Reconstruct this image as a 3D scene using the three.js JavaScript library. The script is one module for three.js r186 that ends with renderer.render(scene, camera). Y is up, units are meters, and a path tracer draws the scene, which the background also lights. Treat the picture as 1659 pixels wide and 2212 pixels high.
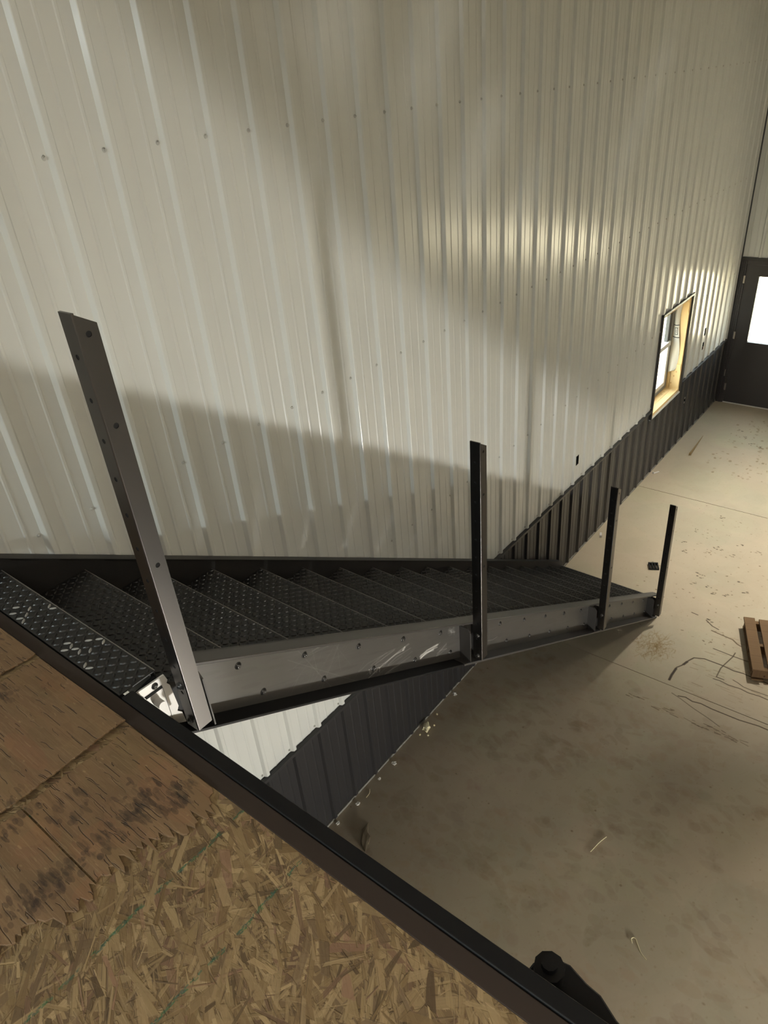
import * as THREE from 'three';
import { mergeGeometries } from 'three/addons/utils/BufferGeometryUtils.js';
import { RoundedBoxGeometry } from 'three/addons/geometries/RoundedBoxGeometry.js';
import { RectAreaLightUniformsLib } from 'three/addons/lights/RectAreaLightUniformsLib.js';

// ------------------------------------------------------------------ camera, sky, sun, exposure
const scene = new THREE.Scene();
const renderer = new THREE.WebGLRenderer({ antialias: true });
renderer.toneMapping = THREE.LinearToneMapping;
renderer.toneMappingExposure = 1.0;
renderer.shadowMap.enabled = true;
RectAreaLightUniformsLib.init();

const camera = new THREE.PerspectiveCamera(71.63, 1659 / 2212, 0.05, 200);
camera.position.set(0, 4.4346, 2.5166);
camera.quaternion.setFromRotationMatrix(new THREE.Matrix4().makeBasis(
  new THREE.Vector3(0.616861, -0.078138, 0.783184),
  new THREE.Vector3(0.448552, 0.852555, -0.268235),
  new THREE.Vector3(-0.646748, 0.516763, 0.560957)));

scene.background = new THREE.Color().setRGB(9.5, 10.2, 10.8);            // bright hazy daylight sky
const sun = new THREE.DirectionalLight(new THREE.Color().setRGB(1, 0.93, 0.8), 85);
sun.position.set(3, 22, 13); sun.target.position.set(5, 0, 3);
sun.castShadow = true; sun.shadow.mapSize.set(2048, 2048);
Object.assign(sun.shadow.camera, { left: -22, right: 22, top: 22, bottom: -22, near: 1, far: 60 });
scene.add(sun, sun.target);

// strengths of the lamps built further down (a lamp's light is made in its builder)
const FLOOD = 850, COOL = 340, DECK = 60, BAY = 90, BAY2 = 235, WARM = 30, EAST = 24;

// ------------------------------------------------------------------ helpers
let seed = 7;
const rnd = () => { seed |= 0; seed = seed + 0x6D2B79F5 | 0; let t = Math.imul(seed ^ seed >>> 15, 1 | seed); t = t + Math.imul(t ^ t >>> 7, 61 | t) ^ t; return ((t ^ t >>> 14) >>> 0) / 4294967296; };
const R = (a, b) => a + (b - a) * rnd();
const used = {};
function numbered(n) { const k = used[n] = (used[n] ?? -1) + 1; return k ? `${n}_${String(k).padStart(3, '0')}` : n; }
const V = (x, y, z) => new THREE.Vector3(x, y, z);
function norm(g) { g = g.index ? g.toNonIndexed() : g; for (const k of Object.keys(g.attributes)) if (!['position', 'normal', 'uv'].includes(k)) g.deleteAttribute(k); return g; }
const merge = (gs) => mergeGeometries(gs.map(norm));
function box(x0, x1, y0, y1, z0, z1) { const g = new THREE.BoxGeometry(x1 - x0, y1 - y0, z1 - z0); g.translate((x0 + x1) / 2, (y0 + y1) / 2, (z0 + z1) / 2); return norm(g); }
function rbox(x0, x1, y0, y1, z0, z1, r = 0.003) {
  const m = Math.min(x1 - x0, y1 - y0, z1 - z0); const g = new RoundedBoxGeometry(x1 - x0, y1 - y0, z1 - z0, 2, Math.min(r, m * 0.45));
  g.translate((x0 + x1) / 2, (y0 + y1) / 2, (z0 + z1) / 2); return norm(g);
}
// uv in metres from the two world axes that a face lies in
function uvM(g) {
  const p = g.attributes.position, n = g.attributes.normal, uv = new Float32Array(p.count * 2);
  for (let i = 0; i < p.count; i++) {
    const a = Math.abs(n.getX(i)), b = Math.abs(n.getY(i)), c = Math.abs(n.getZ(i));
    const [u, v] = b >= a && b >= c ? [p.getX(i), p.getZ(i)] : a >= c ? [p.getZ(i), p.getY(i)] : [p.getX(i), p.getY(i)];
    uv[2 * i] = u; uv[2 * i + 1] = v;
  }
  g.setAttribute('uv', new THREE.BufferAttribute(uv, 2)); return g;
}
function part(name, geo, mat, parent, label) {
  const m = new THREE.Mesh(Array.isArray(geo) ? merge(geo) : geo, mat); m.name = name; m.castShadow = m.receiveShadow = true;
  if (label) m.userData.label = label;
  parent.add(m); return m;
}
function thing(name, label, category, group) { const o = new THREE.Group(); o.name = numbered(name); o.userData = { label, category }; if (group) o.userData.group = group; scene.add(o); return o; }
function struct(name, label, category) { const o = new THREE.Group(); o.name = numbered(name); o.userData = { label, category, kind: 'structure' }; scene.add(o); return o; }
// a prism: polygon in (a,b) extruded along c.  plane 'xy' -> extrude z, 'zy' -> polygon (z,y), extrude x
function prism(pts, c0, c1, plane = 'xy', holes = [], bevel = 0) {
  const s = new THREE.Shape(pts.map(([a, b]) => new THREE.Vector2(a, b)));
  for (const [a, b, r] of holes) { const h = new THREE.Path(); h.absarc(a, b, r, 0, Math.PI * 2, true); s.holes.push(h); }
  const g = new THREE.ExtrudeGeometry(s, { depth: c1 - c0 - 2 * bevel, bevelEnabled: bevel > 0, bevelSize: bevel, bevelThickness: bevel, bevelSegments: 1, bevelOffset: -bevel, curveSegments: 8 });
  g.translate(0, 0, c0 + bevel);
  if (plane === 'zy') { const m = new THREE.Matrix4().set(0, 0, 1, 0, 0, 1, 0, 0, 1, 0, 0, 0, 0, 0, 0, 1); g.applyMatrix4(m); const q = norm(g); flip(q); return q; }
  return norm(g);
}
function flip(g) { const p = g.attributes; for (const k of Object.keys(p)) { const s = p[k].itemSize, a = p[k].array; for (let i = 0; i < p[k].count; i += 3) for (let j = 0; j < s; j++) { const t = a[(i + 1) * s + j]; a[(i + 1) * s + j] = a[(i + 2) * s + j]; a[(i + 2) * s + j] = t; } } }
function canvas(w, h) { const c = document.createElement('canvas'); c.width = w; c.height = h; return [c, c.getContext('2d')]; }
function tex(c, srgb, sx, sy, ox = 0, oy = 0) {        // sx,sy: metres covered by the picture; ox,oy: world position of its lower left corner
  const t = new THREE.CanvasTexture(c); t.wrapS = t.wrapT = THREE.MirroredRepeatWrapping; t.anisotropy = 8;
  if (srgb) t.colorSpace = THREE.SRGBColorSpace; t.repeat.set(1 / sx, 1 / sy); t.offset.set(-ox / sx, -oy / sy); return t;
}
const lin = (r, g, b) => new THREE.Color().setRGB(r, g, b);
const std = (c, roughness = 0.6, metalness = 0, extra = {}) => new THREE.MeshStandardMaterial({ color: c, roughness, metalness, ...extra });
const phy = (c, extra) => new THREE.MeshPhysicalMaterial({ color: c, ...extra });
const css = (r, g, b, a = 1) => `rgba(${r | 0},${g | 0},${b | 0},${a})`;

// ------------------------------------------------------------------ materials
const M = {
  white: phy(lin(0.655, 0.66, 0.62), { roughness: 0.42, clearcoat: 0.6, clearcoatRoughness: 0.2 }),
  blackPanel: phy(lin(0.024, 0.023, 0.024), { roughness: 0.4, clearcoat: 0.3, clearcoatRoughness: 0.25 }),
  trim: std(lin(0.03, 0.029, 0.029), 0.4),
  wallCore: std(lin(0.35, 0.3, 0.24), 0.9),
  ceiling: std(lin(0.68, 0.67, 0.64), 0.6),
  darkSteel: std(lin(0.062, 0.058, 0.055), 0.42, 0.25),
  postSteel: std(lin(0.115, 0.11, 0.108), 0.34, 1),
  treadSteel: std(lin(0.011, 0.0105, 0.01), 0.42, 0.1),
  wornEdge: std(lin(0.2, 0.19, 0.18), 0.4, 0.6),
  lugSteel: std(lin(0.016, 0.0155, 0.015), 0.32, 0.15),
  wallStringer: std(lin(0.018, 0.017, 0.016), 0.45, 0.2),
  dusty: std(lin(0.3, 0.295, 0.275), 0.95),
  boltSteel: std(lin(0.07, 0.068, 0.066), 0.3, 0.7),
  galv: std(lin(0.62, 0.6, 0.57), 0.45, 0.25),
  black: phy(lin(0.006, 0.006, 0.0065), { roughness: 0.5, specularIntensity: 0.45 }),
  hole: std(lin(0.006, 0.006, 0.006), 0.9),
  primer: std(lin(0.022, 0.0125, 0.0075), 0.7),
  doorBlack: phy(lin(0.035, 0.031, 0.031), { roughness: 0.5, clearcoat: 0.2, clearcoatRoughness: 0.3 }),
  hinge: std(lin(0.5, 0.47, 0.42), 0.35, 0.8),
  vinyl: std(lin(0.72, 0.72, 0.7), 0.45),
  vinylDark: std(lin(0.06, 0.065, 0.065), 0.5),
  vinylGrey: std(lin(0.25, 0.26, 0.25), 0.5),
  glass: phy(lin(0.95, 0.98, 0.96), { roughness: 0.02, transmission: 1, thickness: 0, ior: 1.45 }),
  foam: std(lin(0.75, 0.68, 0.45), 0.9),
  chip: std(lin(0.22, 0.175, 0.115), 0.9),
  paleBit: std(lin(0.62, 0.6, 0.55), 0.8),
  twig: std(lin(0.24, 0.17, 0.08), 0.9),
  sill: std(lin(0.2, 0.19, 0.165), 0.9),
  ground: std(lin(0.5, 0.43, 0.32), 0.95),
  leaf: phy(lin(0.12, 0.3, 0.05), { roughness: 0.8, transmission: 0.35, thickness: 0, side: THREE.DoubleSide }),
  bark: std(lin(0.12, 0.09, 0.06), 0.9),
  shadeSheet: std(lin(0.3, 0.27, 0.22), 0.95, 0, { side: THREE.DoubleSide }),
  yellowPlastic: std(lin(0.6, 0.38, 0.04), 0.5),
};

// planed construction timber, grain along v
function timberTexture(base, w = 512, h = 1024) {
  const [c, x] = canvas(w, h); x.fillStyle = css(...base); x.fillRect(0, 0, w, h);
  for (let i = 0; i < 420; i++) { const u = R(0, w), d = R(-26, 22); x.strokeStyle = css(base[0] + d, base[1] + d * 0.9, base[2] + d * 0.7, R(0.1, 0.4)); x.lineWidth = R(0.5, 4); x.beginPath(); x.moveTo(u, 0); x.bezierCurveTo(u + R(-12, 12), h * 0.3, u + R(-12, 12), h * 0.7, u + R(-8, 8), h); x.stroke(); }
  for (let i = 0; i < 5; i++) { const u = R(0, w), v = R(0, h); for (let k = 7; k > 0; k--) { x.strokeStyle = css(base[0] - 60, base[1] - 75, base[2] - 70, 0.5); x.lineWidth = 2; x.beginPath(); x.ellipse(u, v, k * 2.2, k * 3.6, 0, 0, 7); x.stroke(); } x.fillStyle = css(base[0] - 70, base[1] - 95, base[2] - 85); x.beginPath(); x.ellipse(u, v, 6, 11, 0, 0, 7); x.fill(); }
  return c;
}
const pineMap = tex(timberTexture([226, 196, 142]), true, 0.25, 0.6);
M.pine = std(0xffffff, 0.75, 0, { map: pineMap });
M.crateWood = std(0xffffff, 0.85, 0, { map: tex(timberTexture([104, 80, 52]), true, 0.25, 0.5) });

// oriented strand board: strands drawn one over another; world x 0..1.1 / z 1.3..3.0 region, mirrored beyond
const OSBX = -0.6, OSBZ = 1.35, OSBW = 1.3, OSBH = 1.3;
const [osbC, ox] = canvas(2048, 2048), [osbB, ob] = canvas(2048, 2048);
{
  ox.fillStyle = css(104, 84, 56); ox.fillRect(0, 0, 2048, 2048); ob.fillStyle = css(90, 90, 90); ob.fillRect(0, 0, 2048, 2048);
  const s = 2048 / OSBW;
  for (let i = 0; i < 15000; i++) {
    const big = rnd() < 0.35, l = (big ? R(0.04, 0.11) : R(0.012, 0.07)) * s, w = (big ? R(0.006, 0.02) : R(0.0012, 0.007)) * s, a = rnd() < 0.5 ? R(0.5, 1.5) : R(-1.57, 1.57), px = R(-50, 2098), py = R(-50, 2098), t = rnd(), d = R(-20, 20);
    const col = t < 0.2 ? [92 + d, 74 + d * 0.9, 50 + d * 0.8] : t < 0.8 ? [124 + d, 103 + d, 70 + d * 0.9] : t < 0.93 ? [144 + d * 0.7, 122 + d * 0.7, 86 + d * 0.6] : [112 + d, 86 + d * 0.8, 64 + d * 0.7];
    const jag = []; for (let k = 0; k < 4; k++) jag.push(R(-0.4, 0.4) * w);
    for (const [g, fs] of [[ox, css(...col, R(0.6, 0.95))], [ob, css(...Array(3).fill(R(80, 180)), 0.8)]]) {
      g.save(); g.translate(px, py); g.rotate(a); g.fillStyle = fs; g.beginPath(); g.moveTo(-l / 2, -w / 2 + jag[0]); g.lineTo(l / 2 - w * R(0.2, 1), -w / 2 + jag[1]); g.lineTo(l / 2, w / 4 + jag[2]); g.lineTo(-l / 2 + w * R(0.2, 1), w / 2 + jag[3]); g.closePath(); g.fill(); g.restore();
    }
    ox.save(); ox.translate(px, py); ox.rotate(a);
    if (rnd() < 0.6) { ox.strokeStyle = css(50, 38, 24, R(0.15, 0.55)); ox.lineWidth = R(0.6, 1.8); ox.beginPath(); ox.moveTo(-l / 2 * R(0.5, 1), w / 2); ox.lineTo(l / 2 * R(0.5, 1), w / 2 + R(-2, 2)); ox.stroke(); }
    for (let k = 0; k < (big ? 4 : 1); k++) { const y = R(-w / 2, w / 2), dd = R(-20, 20); ox.strokeStyle = css(col[0] + dd, col[1] + dd, col[2] + dd, 0.5); ox.lineWidth = R(0.6, 1.8); ox.beginPath(); ox.moveTo(-l / 2, y); ox.lineTo(l / 2, y + R(-2, 2)); ox.stroke(); }
    ox.restore();
  }
  // green printed nailing lines running across at z 1.55 and z 1.745
  for (const zz of [1.552, 1.748]) for (let i = 0; i < 900; i++) {
    const px = R(0, 2048), py = 2048 - (zz - OSBZ) * s + R(-6, 6) + 5 * Math.sin(px * 0.011 + zz * 40);
    if (Math.sin(px * 0.021) + Math.sin(px * 0.057 + zz * 9) < -0.9) continue;
    ox.fillStyle = css(52 + R(-14, 14), 84 + R(-14, 14), 62 + R(-14, 14), R(0.25, 0.6)); ox.fillRect(px, py, R(3, 16), R(2, 6));
  }
}
M.osb = std(0xffffff, 0.85, 0, { map: tex(osbC, true, OSBW, OSBH, OSBX, OSBZ), bumpMap: tex(osbB, false, OSBW, OSBH, OSBX, OSBZ), bumpScale: 0.004 });

// weathered wood boards, grain along z (v), cracks, knots, stains and a painted shadow band
const [wdC, wx] = canvas(1024, 2048), [wdB, wb] = canvas(1024, 2048);
{
  const s = 1024 / 0.75;
  wx.fillStyle = css(118, 94, 66); wx.fillRect(0, 0, 1024, 2048); wb.fillStyle = css(150, 150, 150); wb.fillRect(0, 0, 1024, 2048);
  for (let i = 0; i < 260; i++) { const d = R(-1, 1); wx.fillStyle = css(118 + d * 40, 92 + d * 32, 64 + d * 24, 0.14); wx.beginPath(); wx.ellipse(R(0, 1024), R(0, 2048), R(12, 90), R(40, 300), R(-0.15, 0.15), 0, 7); wx.fill(); }
  for (let i = 0; i < 70; i++) { wx.fillStyle = css(146, 88, 58, R(0.04, 0.15)); wx.beginPath(); wx.ellipse(R(0, 1024), R(0, 2048), R(20, 80), R(30, 160), 0, 0, 7); wx.fill(); }
  for (let i = 0; i < 9000; i++) { const u = R(0, 1024), v = R(0, 2048), l = R(8, 130), d = R(-44, 36), k = R(-7, 7); wx.strokeStyle = css(122 + d, 99 + d, 70 + d * 0.9, R(0.15, 0.5)); wx.lineWidth = R(0.5, 1.9); wx.beginPath(); wx.moveTo(u, v); wx.bezierCurveTo(u + k, v + l * 0.3, u - k, v + l * 0.7, u + k * 0.6, v + l); wx.stroke(); }
  for (let i = 0; i < 560; i++) { const u = R(0, 1024), v = R(0, 2048), l = R(10, 110), w = R(0.5, 1.7), k = R(-9, 9); for (const [g, f] of [[wx, css(44, 30, 19, R(0.3, 0.75))], [wb, css(30, 30, 30)]]) { g.strokeStyle = f; g.lineWidth = w; g.beginPath(); g.moveTo(u, v); g.bezierCurveTo(u + k, v + l * 0.25, u - k * 0.6, v + l * 0.6, u + k, v + l); g.stroke(); } }
  // dark stains plus a shadow band painted among them: x metres from -0.15, z metres from 0
  for (const [X, Z, rx, rz, n] of [[0.36, 0.72, 0.07, 0.05, 60], [0.5, 0.45, 0.05, 0.08, 40], [0.18, 1.12, 0.09, 0.05, 70], [0.05, 1.08, 0.05, 0.06, 50], [0.28, 1.36, 0.16, 0.03, 150], [0.47, 1.4, 0.05, 0.03, 50], [0.1, 1.34, 0.1, 0.03, 80], [0.42, 1.32, 0.05, 0.05, 40], [0.3, 1.22, 0.05, 0.04, 30]])
    for (let i = 0; i < n; i++) { wx.fillStyle = css(30, 21, 15, R(0.08, 0.3)); wx.beginPath(); wx.ellipse((X + 0.15 + R(-rx, rx)) * s, 2048 - (Z + R(-rz, rz)) * s, R(2, 10), R(5, 30), R(-0.2, 0.2), 0, 7); wx.fill(); }
  for (let i = 0; i < 130; i++) { wx.fillStyle = css(160, 138, 98, R(0.2, 0.55)); wx.beginPath(); wx.ellipse(R(0, 1024), R(0, 2048), R(1, 3), R(3, 12), R(-0.3, 0.3), 0, 7); wx.fill(); }
}
M.oldWood = std(0xffffff, 0.7, 0, { map: tex(wdC, true, 0.75, 1.5, -0.15, 0), bumpMap: tex(wdB, false, 0.75, 1.5, -0.15, 0), bumpScale: 0.006 });

// concrete floor: x 1..10.7, z 0..4.85
const FX = 9.7, FZ = 4.85;
const [flC, fx] = canvas(2048, 1024), [flB, fb] = canvas(1024, 512);
{
  const s = 2048 / FX, PX = (x) => (x - 1) * s, PZ = (z) => 1024 - z * s;
  fx.fillStyle = css(168, 155, 135); fx.fillRect(0, 0, 2048, 1024);
  for (let i = 0; i < 1400; i++) { const d = R(-1, 1), r = R(8, 90); fx.fillStyle = css(166 + d * 34, 150 + d * 32, 126 + d * 30, 0.05); fx.beginPath(); fx.ellipse(R(0, 2048), R(0, 1024), r * R(0.5, 1.5), r, R(0, 3), 0, 7); fx.fill(); }
  for (let i = 0; i < 26000; i++) { const d = R(-40, 30); fx.fillStyle = css(160 + d, 144 + d, 120 + d, R(0.1, 0.35)); fx.fillRect(R(0, 2048), R(0, 1024), R(1, 2.6), R(1, 2)); }
  // trowel swirls
  for (let i = 0; i < 500; i++) { const u = R(0, 2048), v = R(0, 1024), r = R(6, 40), a = R(0, 6); fx.strokeStyle = css(120, 104, 80, R(0.05, 0.2)); fx.lineWidth = R(0.5, 1.4); fx.beginPath(); fx.arc(u, v, r, a, a + R(0.3, 1)); fx.stroke(); }
  // ochre scrub marks beside the foot of the stair
  for (let i = 0; i < 260; i++) { const a = R(0, 6.3), r = R(0, 0.17), X = 5.0 + Math.cos(a) * r * 1.1, Z = 1.2 + Math.sin(a) * r; fx.strokeStyle = css(112, 88, 48, R(0.15, 0.45)); fx.lineWidth = R(0.6, 1.6); fx.beginPath(); fx.moveTo(PX(X), PZ(Z)); fx.quadraticCurveTo(PX(X + R(-0.05, 0.05)), PZ(Z + R(-0.03, 0.03)), PX(X + R(-0.07, 0.07)), PZ(Z + R(-0.05, 0.05))); fx.stroke(); }
  // dragged mud lines
  const line = (pts, w, col = css(44, 32, 18, 0.9)) => { fx.strokeStyle = col; fx.lineWidth = w; fx.lineJoin = 'round'; fx.beginPath(); pts.forEach(([X, Z], i) => i ? fx.lineTo(PX(X), PZ(Z)) : fx.moveTo(PX(X), PZ(Z))); fx.stroke(); };
  line([[4.526, 1.553], [4.546, 1.608], [4.53, 1.667], [4.544, 1.73], [4.534, 1.812], [4.534, 2.018], [4.554, 2.155], [4.545, 2.4]], 1.8);
  line([[4.532, 1.502], [4.509, 1.579], [4.46, 1.703], [4.427, 1.813], [4.385, 1.921]], 0.9);
  line([[4.658, 1.436], [4.728, 1.433], [4.841, 1.437], [4.889, 1.464], [4.977, 1.492], [5.032, 1.517], [5.068, 1.592], [5.068, 1.649], [5.068, 1.733], [5.054, 1.833], [5.065, 1.905], [5.056, 1.981], [5.052, 2.3]], 2.2);
  line([[4.66, 1.436], [4.73, 1.433], [4.83, 1.437]], 4); line([[4.9, 1.47], [4.96, 1.487]], 4);
  line([[5.237, 1.612], [5.229, 1.777], [5.227, 1.936], [5.206, 2.2]], 1.6);
  line([[5.284, 1.783], [5.218, 1.78], [5.084, 1.749], [5.028, 1.738], [4.907, 1.739], [4.906, 1.801]], 1.5);
  line([[4.872, 1.722], [4.878, 1.775], [4.866, 1.846], [4.875, 1.937], [4.864, 1.998], [4.874, 2.08], [4.859, 2.3]], 1.6);
  line([[4.944, 1.857], [4.932, 1.901], [4.91, 1.947], [4.906, 2.0], [4.918, 2.2]], 1.2);
  for (let k = 0; k < 40; k++) { const t = rnd(), X = 4.33 + R(-0.03, 0.03), Z = 1.2 + t * 0.95; line([[X, Z], [X + R(-0.01, 0.01), Z + R(0.02, 0.07)]], R(0.5, 1.3), css(60, 46, 28, 0.7)); }
  line([[5.622, 1.302], [5.613, 1.367]], 1.6); line([[5.583, 1.446], [5.528, 1.516], [5.508, 1.581]], 1.8); line([[5.465, 1.527], [5.452, 1.613], [5.439, 1.718], [5.402, 1.764], [5.388, 1.803]], 2.4, css(70, 54, 32, 0.8));
  for (let k = 0; k < 120; k++) line([[R(4.6, 5.5), R(1.5, 2.4)]].flatMap(([a, b]) => [[a, b], [a + R(-0.008, 0.008), b + R(0.02, 0.12)]]), R(0.4, 1), css(84, 66, 42, R(0.2, 0.6)));
  // mud specks
  for (const [X, Z] of [[6.232, 1.154], [6.218, 1.203], [6.802, 1.173], [6.962, 1.367], [6.794, 1.208], [7.01, 0.879], [6.717, 0.869], [7.413, 1.049], [6.911, 1.559], [6.727, 1.341], [6.339, 1.537], [6.039, 1.474], [5.584, 1.47], [6.176, 1.623], [6.57, 0.928], [6.071, 1.184], [9.391, 0.816], [9.377, 0.932], [9.572, 0.71], [9.761, 0.6], [6.1, 1.32], [6.0, 1.4]])
    for (let k = 0; k < 4; k++) { fx.fillStyle = css(46, 36, 22, R(0.5, 0.9)); fx.beginPath(); fx.ellipse(PX(X + R(-0.03, 0.03)), PZ(Z + R(-0.03, 0.03)), R(0.6, 1.7), R(1, 3.4), R(-0.4, 0.4), 0, 7); fx.fill(); }
  for (let k = 0; k < 300; k++) { const X = R(5.2, 7.6), Z = R(0.7, 2.6); fx.fillStyle = css(66, 52, 32, R(0.2, 0.7)); fx.beginPath(); fx.ellipse(PX(X), PZ(Z), R(0.5, 1.6), R(0.6, 3), R(-0.5, 0.5), 0, 7); fx.fill(); }
  for (let k = 0; k < 160; k++) { const X = R(8.4, 10.2), Z = R(0.5, 1.4); fx.fillStyle = css(96, 80, 52, R(0.15, 0.5)); fx.beginPath(); fx.ellipse(PX(X), PZ(Z), R(1, 5), R(1, 4), R(-0.5, 0.5), 0, 7); fx.fill(); }
  for (let k = 0; k < 500; k++) { const X = R(1.4, 4.4), Z = R(0, 3.4), d = R(-1, 1); fx.fillStyle = css(128 + d * 40, 104 + d * 34, 80 + d * 28, R(0.03, 0.1)); for (let q = 0; q < 5; q++) { fx.beginPath(); fx.ellipse(PX(X + R(-0.09, 0.09)), PZ(Z + R(-0.09, 0.09)), R(2, 9), R(2, 16), R(-0.6, 0.6), 0, 7); fx.fill(); } }
  for (let k = 0; k < 130; k++) { const X = R(1.4, 4.4), Z = R(0, 3); fx.fillStyle = css(78, 60, 40, R(0.1, 0.4)); fx.beginPath(); fx.ellipse(PX(X), PZ(Z), R(0.4, 1.8), R(0.4, 2), R(-0.5, 0.5), 0, 7); fx.fill(); }
  fb.fillStyle = css(128, 128, 128); fb.fillRect(0, 0, 1024, 512);
  for (let i = 0; i < 16000; i++) { const d = R(96, 160); fb.fillStyle = css(d, d, d, 0.4); fb.fillRect(R(0, 1024), R(0, 512), R(1, 4), R(1, 4)); }
}
M.concrete = std(0xffffff, 0.72, 0, { map: tex(flC, true, FX, FZ, 1, 0), bumpMap: tex(flB, false, 1.9, 0.95), bumpScale: 0.0012 });

// stair: nosing line  (x, y) of nosing i = (NX + i*GO, NY - i*RI)
const NX = 0.702, NY = 3.058, GO = 0.2772, RI = 0.1683, SL = RI / GO, PITCH = Math.atan(SL);
const Yn = (x) => NY - SL * (x - NX);

// painted web of the outer stringer: scuffs and a faint mill mark; picture covers x 0.5..5.5 along, and height above the bottom edge
const [wbC, sx_] = canvas(2048, 128);
{
  const s = 2048 / 5; sx_.fillStyle = css(255, 255, 255); sx_.fillRect(0, 0, 2048, 128);
}

// ------------------------------------------------------------------ corrugated steel sheet
// profile heights along u; ribs 9 inches apart at phase c0
const PITCHR = 0.2286, RIB0 = 1.352 + 0.033;
function profile(u0, u1, c0) {
  const pts = [], add = (u, d) => pts.push([u, d]);
  for (let k = Math.floor((u0 - c0) / PITCHR) - 1; c0 + k * PITCHR < u1 + 0.3; k++) {
    const c = c0 + k * PITCHR;
    add(c - 0.023, 0); add(c - 0.0115, 0.017); add(c - 0.0085, 0.019); add(c + 0.0085, 0.019); add(c + 0.0115, 0.017); add(c + 0.023, 0);
    for (const m of [c + PITCHR / 2 - 0.0375, c + PITCHR / 2 + 0.0375]) { add(m - 0.009, 0); add(m - 0.004, 0.0028); add(m + 0.004, 0.0028); add(m + 0.009, 0); }
  }
  const at = (u) => { for (let i = 1; i < pts.length; i++) if (u <= pts[i][0]) { const [a, da] = pts[i - 1], [b, db] = pts[i]; return da + (db - da) * (u - a) / (b - a); } return 0; };
  return { pts, at };
}
function sheet(u0, u1, y0, y1, holes, c0, map) {
  const { pts, at } = profile(u0, u1, c0); const us = new Set([u0, u1]);
  for (const [u] of pts) if (u > u0 && u < u1) us.add(u);
  for (const [a, b] of holes) { if (a > u0 && a < u1) us.add(a); if (b > u0 && b < u1) us.add(b); }
  const U = [...us].sort((a, b) => a - b), P = [], N = [];
  for (let i = 1; i < U.length; i++) {
    const a = U[i - 1], b = U[i], m = (a + b) / 2; let spans = [[y0, y1]];
    for (const [ha, hb, hc, hd] of holes) if (m > ha && m < hb) spans = spans.flatMap(([p, q]) => hd <= p || hc >= q ? [[p, q]] : [[p, hc], [hd, q]].filter(([e, f]) => f - e > 1e-4));
    const da = at(a), db = at(b), nx = -(db - da), nz = b - a, nl = Math.hypot(nx, nz);
    for (const [p, q] of spans) {
      const A = map(a, p, da), B = map(b, p, db), Cc = map(b, q, db), D = map(a, q, da), n = map.dir(nx / nl, nz / nl);
      P.push(...A, ...B, ...Cc, ...A, ...Cc, ...D); for (let k = 0; k < 6; k++) N.push(...n);
    }
  }
  const g = new THREE.BufferGeometry(); g.setAttribute('position', new THREE.Float32BufferAttribute(P, 3)); g.setAttribute('normal', new THREE.Float32BufferAttribute(N, 3)); g.setAttribute('uv', new THREE.Float32BufferAttribute(new Float32Array(P.length / 3 * 2), 2)); return g;
}
const northMap = Object.assign((u, y, d) => [u, y, d], { dir: (nu, nd) => [nu, 0, nd] });
const EX = 10.65;
const eastMap = Object.assign((u, y, d) => [EX - d, y, u], { dir: (nu, nd) => [-nd, 0, nu] });

// ------------------------------------------------------------------ the setting
const CH = 5.3, ZS = 9.6, XW = -8.2;
const floor = struct('floor', 'bare concrete slab floor with saw-cut joints and mud marks', 'floor');
const slabs = [[XW, 4.602], [4.609, 7.638], [7.645, EX + 0.15]];
for (const [a, b] of slabs) part('slab', uvM(box(a, b, -0.1, 0, -0.02, ZS)), M.concrete, floor);
part('joint_filler', box(XW, EX + 0.15, -0.12, -0.008, -0.02, ZS), M.black, floor);

const WIN = [7.78, 8.74, 0.83, 2.03];
const BOXES = [[5.81, 1.174], [9.53, 1.36], [9.53, 1.172], [9.07, 0.584]];
const bh = BOXES.map(([x, y]) => [x - 0.028, x + 0.028, y - 0.05, y + 0.05]);
const wallN = struct('wall_north', 'long corrugated steel wall, white over black wainscot', 'wall');
const WTOP = 0.948, holesN = [WIN, ...bh];
for (let k = -13, x = RIB0 - 13 * PITCHR; x < EX - 0.02; k += 4, x += 4 * PITCHR) {
  const x1 = Math.min(x + 4 * PITCHR, EX - 0.03);
  part('white_steel_panel', sheet(x, x1, WTOP, CH, holesN, RIB0, northMap), M.white, wallN);
  part('black_steel_panel', sheet(x, x1, 0.022, WTOP - 0.03, holesN, RIB0, northMap), M.blackPanel, wallN);
}
// stud wall behind the sheets, with the window opening left free
part('wall_frame', [box(XW, WIN[0], 0, CH, -0.21, -0.07), box(WIN[1], EX + 0.15, 0, CH, -0.21, -0.07), box(WIN[0], WIN[1], 0, WIN[2], -0.21, -0.07), box(WIN[0], WIN[1], WIN[3], CH, -0.21, -0.07), box(XW, RIB0 - 13 * PITCHR, 0, CH, -0.07, 0)], M.wallCore, wallN);
part('top_plate', box(XW, EX + 0.15, CH, CH + 0.1, -0.21, 0.02), M.wallCore, wallN);
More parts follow.
